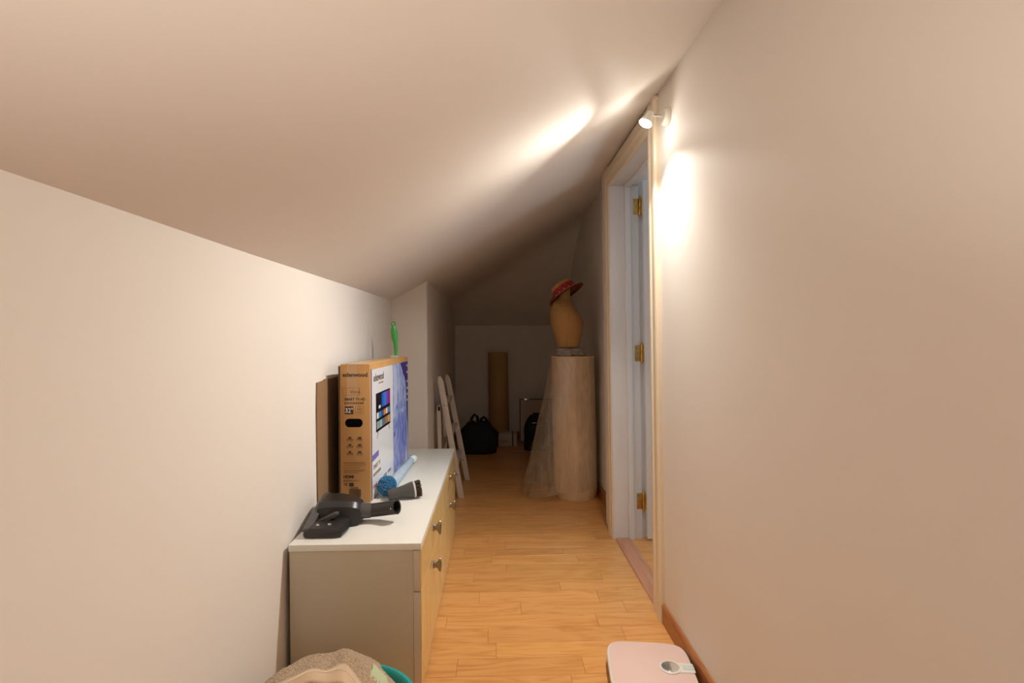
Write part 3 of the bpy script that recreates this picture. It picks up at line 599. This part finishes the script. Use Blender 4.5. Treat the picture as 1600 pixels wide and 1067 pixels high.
MB().lathe([(.0266, 0), (.0001, .0001)], 36, Matrix.Translation((.060, 0, dz0 + .0022)), False, True).build('dial_face', mat('dial_grey', (.22, .22, .22), .3), dial)
m_ = MB()
for i in range(24):
    a = 2 * PI * i / 24; m_.box(-.0004, .0004, .019, .025, 0, .0003) if False else m_.add([(.060 + r * math.cos(a + s * .03), r * math.sin(a + s * .03), dz0 + .0026) for r, s in ((.020, -1), (.020, 1), (.025, 1), (.025, -1))], [(0, 1, 2, 3)])
m_.build('dial_marks', mat('dial_marks', (.75, .75, .72), .4), dial)
GLS = bpy.data.materials.new('dial_lens'); GLS.use_nodes = True; nt = GLS.node_tree
tr = nt.nodes.new('ShaderNodeBsdfTransparent'); gl = nt.nodes.new('ShaderNodeBsdfGlossy'); gl.inputs['Roughness'].default_value = .06; mx = nt.nodes.new('ShaderNodeMixShader'); mx.inputs[0].default_value = .35
nt.links.new(tr.outputs[0], mx.inputs[1]); nt.links.new(gl.outputs[0], mx.inputs[2]); nt.links.new(mx.outputs[0], nt.nodes['Material Output'].inputs[0])
MB().lathe([(.0275, .0040), (.024, .0062), (.014, .0078), (.0001, .0082)], 36, Matrix.Translation((.060, 0, dz0)), False, True).build('lens', GLS, dial, smooth=True)
MB().box(.098, .132, -.010, .010, .0530, .0545).build('zero_cover', mat('scale_clear', (.60, .70, .66), .2), dial, bevel=0.001)

# ------------------------------------------------------------------ white step ladder leaning by the pillar
ld = thing('white_step_ladder', 'folded white wooden step ladder leaning behind the chest', 'ladder', (0, 0, 0))
LW = mat('ladder_white', (.66, .58, .50), .5, var=.06, vscale=9)
def bar(p0, p1, wx, wy, name, m=LW, bevel=.002, par=None):
    p0, p1 = Vector(p0), Vector(p1); mb = MB()
    mb.rings([[(p.x + sx * wx / 2, p.y + sy * wy / 2, p.z) for sx, sy in ((-1, -1), (1, -1), (1, 1), (-1, 1))] for p in (p0, p0.lerp(p1, .96), p1)])
    n = len(mb.v); # round the top end a little
    mb.v[8:12] = [(p1.x + (v[0] - p1.x) * .45, v[1], v[2]) for v in mb.v[8:12]]
    return mb.build(name, m, par or ld, bevel=bevel)
F1, T1 = Vector((-.232, 3.545, .001)), Vector((-.374, 3.545, .822)); F2, T2 = Vector((-.214, 3.985, .001)), Vector((-.366, 3.985, .802))
bar(F1, T1, .040, .022, 'front_rail'); bar(F2, T2, .040, .022, 'front_rail')
for t in (.27, .52, .77):
    a, b_ = F1.lerp(T1, t), F2.lerp(T2, t)
    MB().box(min(a.x, b_.x) - .024, min(a.x, b_.x) + .018, a.y + .012, b_.y - .012, a.z - .010, a.z + .010).build('tread', LW, ld, bevel=.002)
bar((-.372, 3.58, .001), (-.385, 3.58, .62), .026, .020, 'rear_leg'); bar((-.372, 3.95, .001), (-.385, 3.95, .62), .026, .020, 'rear_leg')
MB().box(-.390, -.372, 3.592, 3.938, .30, .335).build('rear_brace', LW, ld, bevel=.002)
MB().box(-.392, -.374, 3.57, 3.96, .585, .625).build('top_hinge_bar', LW, ld, bevel=.002)
for F_, T_, y in ((F1, T1, 3.534), (F2, T2, 3.974)):
    for t in (.20, .77):
        p = F_.lerp(T_, t); bo = MB().lathe([(.009, 0), (.0085, .002), (.006, .003), (.0001, .003)], 16, axisM((p.x, y, p.z), (0, -1, 0))).build('bolt', SILV, ld, smooth=True)
        MB().lathe([(.004, .003), (.0035, .006), (.0001, .0062)], 10, axisM((p.x, y, p.z), (0, -1, 0))).build('bolt_tip', PEWTER, bo, smooth=True)

# ------------------------------------------------------------------ large wrapped paper roll with loose film
rc = Vector((.548, 3.56)); RL = .147; rh = .955
KR = mat('kraft_paper_wrapped', (.74, .54, .33), .40, bump=.25, bscale=35, var=.05, vscale=7, coat=.35, stretch=(1, 1, .35))
pr = thing('large_paper_roll', 'tall thick roll of kraft paper standing by the right wall under the dress form', 'paper roll', (rc.x, rc.y, 0))
def rollc(z): return Vector((-.022 * z / rh, 0, 0))
rings = []; nr = 72
for k in range(29):
    z = .001 + rh * k / 28; row = []
    for i in range(nr):
        a = 2 * PI * i / nr; d = .0016 * noise.noise(Vector((math.cos(a) * 4, math.sin(a) * 4, z * 3))) + (.0035 * noise.noise(Vector((math.cos(a) * 9, math.sin(a) * 9, z * 14))) if z < .12 else 0)
        r = RL + d - (.012 * (1 - z / .05) if z < .05 else 0)
        row.append(Vector((r * math.cos(a), r * math.sin(a), z)) + rollc(z))
    rings.append(row)
MB().rings(rings).build('roll', KR, pr, smooth=True, angle=60)
m_ = MB(); ct = rollc(rh)
for r in (.03, .06, .09, .12, .14): m_.lathe([(r, 0), (r + .004, .0015), (r + .008, 0)], 40, Matrix.Translation((ct.x, ct.y, rh + .001)), False, False)
m_.build('roll_end_layers', CARDE, pr, smooth=True)
# overlapped outer sheet edge down the front
FILM = bpy.data.materials.new('clear_film'); FILM.use_nodes = True; nt = FILM.node_tree
tr = nt.nodes.new('ShaderNodeBsdfTransparent'); gl = nt.nodes.new('ShaderNodeBsdfGlossy'); gl.inputs['Roughness'].default_value = .22; df = nt.nodes.new('ShaderNodeBsdfDiffuse'); df.inputs[0].default_value = (.72, .58, .42, 1)
mx1 = nt.nodes.new('ShaderNodeMixShader'); mx2 = nt.nodes.new('ShaderNodeMixShader'); tc = nt.nodes.new('ShaderNodeTexCoord'); nz = nt.nodes.new('ShaderNodeTexNoise'); nz.inputs['Scale'].default_value = 16; nz.inputs['Detail'].default_value = 6; nz.inputs['Distortion'].default_value = 1.2
fm = nt.nodes.new('ShaderNodeMapping'); fm.inputs['Scale'].default_value = (1.6, 1.6, .35); nt.links.new(tc.outputs['Object'], fm.inputs['Vector']); nt.links.new(fm.outputs[0], nz.inputs['Vector']); mr = nt.nodes.new('ShaderNodeMapRange'); mr.inputs[1].default_value = .35; mr.inputs[2].default_value = .75; mr.inputs[3].default_value = .06; mr.inputs[4].default_value = .42; nt.links.new(nz.outputs['Fac'], mr.inputs[0])
bp = nt.nodes.new('ShaderNodeBump'); bp.inputs['Strength'].default_value = .7; bp.inputs['Distance'].default_value = .01; nt.links.new(nz.outputs['Fac'], bp.inputs['Height']); nt.links.new(bp.outputs['Normal'], gl.inputs['Normal']); nt.links.new(bp.outputs['Normal'], df.inputs['Normal'])
nt.links.new(mr.outputs[0], mx1.inputs[0]); nt.links.new(tr.outputs[0], mx1.inputs[1]); nt.links.new(df.outputs[0], mx1.inputs[2])
mx2.inputs[0].default_value = .10; nt.links.new(mx1.outputs[0], mx2.inputs[1]); nt.links.new(gl.outputs[0], mx2.inputs[2]); nt.links.new(mx2.outputs[0], nt.nodes['Material Output'].inputs[0])
vv = []; ff = []; nA, nZ = 120, 40
for k in range(nZ + 1):
    t = k / nZ
    for i in range(nA):
        a = 2 * PI * i / nA; da = math.atan2(math.sin(a - math.radians(163)), math.cos(a - math.radians(163)))
        side = max(0, math.cos(da * .95)) if abs(da) < math.radians(94) else 0
        bul = .218 * (t ** 1.15) * side ** 1.6
        zz = rh - .006 - (rh - .03 - .05 * (1 - side) - .012 * math.sin(5 * a)) * t
        d = .004 + .004 * abs(noise.noise(Vector((math.cos(a) * 5, math.sin(a) * 5, t * 3)))) + bul * (1 + .10 * noise.noise(Vector((math.cos(a) * 4, math.sin(a) * 4, t * 4.5)))) + .010 * t * side * math.sin(16 * a + 3 * t)
        x, y = (RL + d) * math.cos(a), (RL + d) * math.sin(a)
        x = min(x + rollc(zz).x, XF - .016 - rc.x); vv.append((x, y, max(zz, .004)))
for k in range(nZ):
    for i in range(nA): j = (i + 1) % nA; ff.append((k * nA + i, k * nA + j, (k + 1) * nA + j, (k + 1) * nA + i))
fo = MB().add(vv, ff).build('plastic_film', FILM, None, smooth=True, angle=180); fo.location = (rc.x, rc.y, 0)
tag(fo, 'loose clear plastic film hanging around the large paper roll and flaring left', 'plastic film')

# ------------------------------------------------------------------ crumpled plastic and dress form on the roll
mc = Vector((.500, 3.57)); top = rh + .004
vv = []; cb = MB(); rings = []
for k in range(15):
    t = k / 14; row = []
    for i in range(60):
        a = 2 * PI * i / 60; r = (.100 - .026 * t) * (1 + .26 * noise.noise(Vector((math.cos(a) * 3.5, math.sin(a) * 3.5, t * 4 + 5))) + .12 * noise.noise(Vector((math.cos(a) * 9, math.sin(a) * 11, t * 9))))
        if k == 14: r *= .8
        row.append((.012 + r * math.cos(a), r * math.sin(a), .052 * t))
    rings.append(row)
cb.rings(rings); co = cb.build('crumpled_plastic_bag', mat('grey_crumpled_plastic', (.46, .40, .34), .22, bump=.6, bscale=40), smooth=True, angle=20); co.location = (mc.x, mc.y, top)
tag(co, 'crumpled grey plastic bag between the paper roll and the dress form', 'plastic bag')
df_ = thing('dress_form', 'tan torso dress form in profile standing on the large paper roll', 'dress form', (0, mc.y, top + .053))
TORS = mat('dress_form_linen', (.48, .265, .095), .75, var=.14, vscale=9, bump=.15, bscale=160)
prof = [(.008, .428, .574, .100), (.020, .426, .573, .104), (.090, .410, .585, .118), (.155, .384, .602, .150), (.205, .376, .594, .165), (.250, .373, .560, .168), (.296, .380, .532, .135), (.322, .390, .523, .098), (.340, .408, .517, .066), (.372, .436, .512, .047), (.405, .443, .512, .044), (.425, .446, .511, .043), (.432, .452, .505, .036)]
rings = []
for z, xa, xb, hyy in [(z - .014 if z > .03 else z - .008, a, b_, h) for z, a, b_, h in prof]:
    row = []
    for i in range(40):
        a = 2 * PI * i / 40; c, s = math.cos(a), math.sin(a); e_ = .85
        x = (xa + xb) / 2 + (xb - xa) / 2 * math.copysign(abs(c) ** e_, c); y = hyy * math.copysign(abs(s) ** e_, s)
        if .12 < z < .24 and c > .2: x -= .014 * math.exp(-(y / .025) ** 2) * math.sin((z - .12) / .12 * PI)     # between the breasts
        row.append((x, y, z))
    rings.append(row)
to = MB().rings(rings).build('torso', TORS, df_, smooth=True, angle=180)
sm = to.modifiers.new('smooth', 'SUBSURF'); sm.levels = 1; sm.render_levels = 1
# seams and the disc closing the arm opening
def seam(pts): MB().tube(pts, .0011, 6).build('seam', mat('seam_dark', (.26, .13, .045), .8), df_, smooth=True)
seam([(.470, -.099, .004), (.475, -.116, .08), (.485, -.146, .145), (.482, -.1645, .195), (.478, -.168, .225)])
MB().lathe([(.0001, -.004), (.032, -.004), (.036, 0), (.034, .004), (.0001, .007)], 28, axisM((.455, -.152, .232), (-.1, -1, .25)) @ Matrix.Diagonal((.75, 1.15, 1, 1))).build('arm_plate', TORS, df_, smooth=True)
MB().lathe([(.006, 0), (.005, .003), (.0001, .004)], 12, axisM((.560, -.118, .160), (.5, -1, 0))).build('pin', BRASS, df_, smooth=True)

# straw hat tilted back on the neck
hat = thing('straw_hat', 'straw boater hat with red polka dot ribbon tilted on the dress form', 'hat', (.484, mc.y - .004, 1.385), (math.radians(-13), math.radians(-31), 0))
STRAW = mat('straw', (.55, .30, .095), .6, var=.15, vscale=60, bump=.4, bscale=150, stretch=(1, 1, 3))
MB().lathe([(.076, .004), (.100, .003), (.125, -.004), (.131, -.006), (.132, -.009), (.125, -.008), (.100, -.001), (.074, .0)], 56, None, False, False).build('brim', STRAW, hat, smooth=True)
MB().lathe([(.074, .0), (.0805, .004), (.0800, .020), (.078, .064), (.073, .073), (.060, .077), (.0001, .077)], 56, None, False, True).build('crown', STRAW, hat, smooth=True)
MB().lathe([(.0775, -.001), (.1305, -.0095), (.1295, -.0105), (.0735, -.003)], 56, None, False, False).build('brim_lining', mat('maroon_lining', (.20, .030, .028), .7), hat, smooth=True)
RED = mat('red_ribbon', (.42, .012, .022), .55, bump=.1, bscale=80)
rb = MB().lathe([(.0810, .004), (.0828, .006), (.0815, .044), (.0792, .047)], 56, None, False, False).build('ribbon', RED, hat, smooth=True)
DOT = mat('white_dot', (.75, .62, .60), .6)
dm = None
for k in range(26):
    a = 2 * PI * k / 26; zz = .016 if k % 2 else .034; rr = .0826 - .0016 * (zz - .006) / .034 * 1.2
    o = MB().lathe([(.0044, 0), (.0040, .0006), (.0001, .0008)], 10, axisM((rr * math.cos(a), rr * math.sin(a), zz), (math.cos(a), math.sin(a), .05))) if False else None
    if dm is None:
        q = MB().lathe([(.0046, 0), (.0042, .0006), (.0001, .0008)], 10).build('polka_dot', DOT, rb); dm = q.data
    else:
        q = bpy.data.objects.new('polka_dot', dm); C.objects.link(q); q.parent = rb
    q.matrix_local = axisM((rr * math.cos(a), rr * math.sin(a), zz), (math.cos(a), math.sin(a), .04))
# ribbon tail over the back edge, hanging down behind the shoulder
rt_ = []
for x, z, wy in ((-.078, .020, .030), (-.100, .010, .030), (-.128, -.002, .028), (-.138, -.012, .026), (-.135, -.035, .022), (-.118, -.060, .016), (-.098, -.090, .012)):
    rt_.append([(x, -wy - .010, z), (x, wy - .030, z), (x - .0015, wy - .030, z + .0015), (x - .0015, -wy - .010, z + .0015)])
MB().rings(rt_).build('ribbon_tail', RED, hat, smooth=True)

# ------------------------------------------------------------------ things at the far end
KR2 = mat('kraft_plain', (.50, .30, .11), .6, var=.05, vscale=6)
r2 = thing('slim_kraft_roll', 'slim plain kraft paper roll standing upright against the back wall', 'paper roll', (.040, 5.405, 0))
MB().rings([[( -.012 * z / .92 + r * math.cos(a), r * math.sin(a), z) for a in [2 * PI * i / 40 for i in range(40)]] for r, z in ((.099, .001), (.101, .004), (.101, .915), (.099, .92), (.040, .92), (.038, .90))]).build('roll', KR2, r2, smooth=True)
MB().lathe([(.0385, 0), (.0385, .02), (.034, .021), (.034, .001)], 24, Matrix.Translation((-.012, 0, .902))).build('core', CARDE, r2, smooth=True)
wb = thing('small_white_carton', 'low white carton with dark strap on the floor before the slim kraft roll', 'box', (.093, 5.228, 0))
MB().box(-.120, .120, -.062, .062, .001, .125).build('carton', mat('white_carton', (.55, .48, .42), .7, var=.05, vscale=12), wb, bevel=.003)
MB().box(-.119, .119, -.061, .061, .125, .130).build('lid', mat('carton_lid', (.48, .40, .34), .7), wb, bevel=.002)
MB().box(.070, .082, -.0645, .0645, .0, .1325).build('strap', INK, wb, bevel=.001)
MB().box(-.07, .03, -.0632, -.0622, .045, .062).build('print', mat('carton_print', (.40, .32, .27), .7), wb); MB().box(-.07, .0, -.0632, -.0622, .030, .038).build('print', mat('carton_print', (.40, .32, .27), .7), wb)
# black carry bag
BAGM = mat('black_bag_cloth', (.008, .008, .011), .7, bump=.3, bscale=60)
bag = thing('black_carry_bag', 'slouched black carry bag with two handles on the floor at the far left', 'bag', (-.160, 4.93, 0))
rings = []
for k in range(12):
    t = k / 11; z = .002 + .285 * t; hw = (.165 + .022 * math.sin(t * PI * .9)) * (1 - .45 * max(0, t - .62) / .38); hd = .105 * (1 - .62 * t ** 1.8) + .010
    row = []
    for i in range(48):
        a = 2 * PI * i / 48; c, s = math.cos(a), math.sin(a); q = 1 + .07 * noise.noise(Vector((c * 3, s * 3, t * 4)))
        row.append((hw * q * math.copysign(abs(c) ** .75, c), hd * q * math.copysign(abs(s) ** .75, s), z + .012 * noise.noise(Vector((c * 2, s * 2, 9 + t))) * t))
    rings.append(row)
MB().rings(rings).build('body', BAGM, bag, smooth=True, angle=180)
MB().tube([(-.07, -.03, .265), (-.060, -.03, .325), (-.035, -.028, .358), (-.010, -.03, .340), (.000, -.035, .270)], .013, 10).build('handle', BAGM, bag, smooth=True)
MB().tube([(.01, .02, .262), (.025, .015, .305), (.050, .015, .328), (.072, .015, .305), (.085, .02, .255)], .013, 10).build('handle', BAGM, bag, smooth=True)
MB().tube([(.10, -.05, .25), (.15, -.07, .22), (.178, -.075, .15), (.182, -.07, .06)], .006, 8).build('shoulder_strap', BAGM, bag, smooth=True)
MB().rings([[(-.012 + r * math.cos(a), -.030 + .5 * r * math.sin(a), z) for a in [2 * PI * i / 16 for i in range(16)]] for r, z in ((.010, .20), (.022, .24), (.026, .27), (.020, .30), (.006, .315))]).build('cloth_inside', mat('beige_cloth', (.48, .36, .24), .9), bag, smooth=True)
# framed board and dark backpack behind the film
fb = thing('framed_board', 'pale board with thin dark frame leaning on the back wall behind the film', 'board', (.425, 5.30, 0), (math.radians(-8), 0, 0))
MB().box(-.17, .17, 0, .012, .02, .44).build('panel', mat('board_pale', (.50, .40, .32), .6), fb)
fr_ = mat('frame_black', (.012, .010, .010), .4)
for a in ((-.178, -.170, -.004, .016, .012, .448), (.170, .178, -.004, .016, .012, .448), (-.170, .170, -.004, .016, .440, .448), (-.170, .170, -.004, .016, .012, .020)): MB().box(*a).build('frame_bar', fr_, fb)
MB().box(-.130, -.085, -.008, -.002, .432, .452).build('clip', SILV, fb, bevel=.002)
bk = thing('dark_backpack', 'dark rounded backpack on the floor in front of the framed board', 'bag', (.395, 5.02, 0))
rings = []
for k in range(14):
    t = k / 13; z = .002 + .330 * t; hw = .120 * (1 - .55 * max(0, t - .6) ** 2 / .16 * .9); hd = .075 * (1 - .5 * t * t)
    rings.append([(hw * math.copysign(abs(math.cos(a)) ** .7, math.cos(a)) * (1 + .03 * noise.noise(Vector((math.cos(a) * 3, math.sin(a) * 3, t * 5)))), hd * math.copysign(abs(math.sin(a)) ** .7, math.sin(a)), z) for a in [2 * PI * i / 40 for i in range(40)]])
MB().rings(rings).build('body', BAGM, bk, smooth=True, angle=180)
MB().rings([[(x * s, -.070 - d, .15 + z * s) for x, z in rrect(-.08, .08, -.09, .09, .03, 4)] for s, d in ((1, -.02), (1, .012), (.9, .020))]).build('front_pocket', BAGM, bk, smooth=True)
MB().tube([(-.04, 0, .30), (-.03, 0, .345), (.03, 0, .345), (.04, 0, .30)], .008, 8).build('grab_handle', BAGM, bk, smooth=True)
MB().box(-.045, -.005, -.072, -.066, .262, .270).build('zip_pull', SILV, bk, bevel=.001)
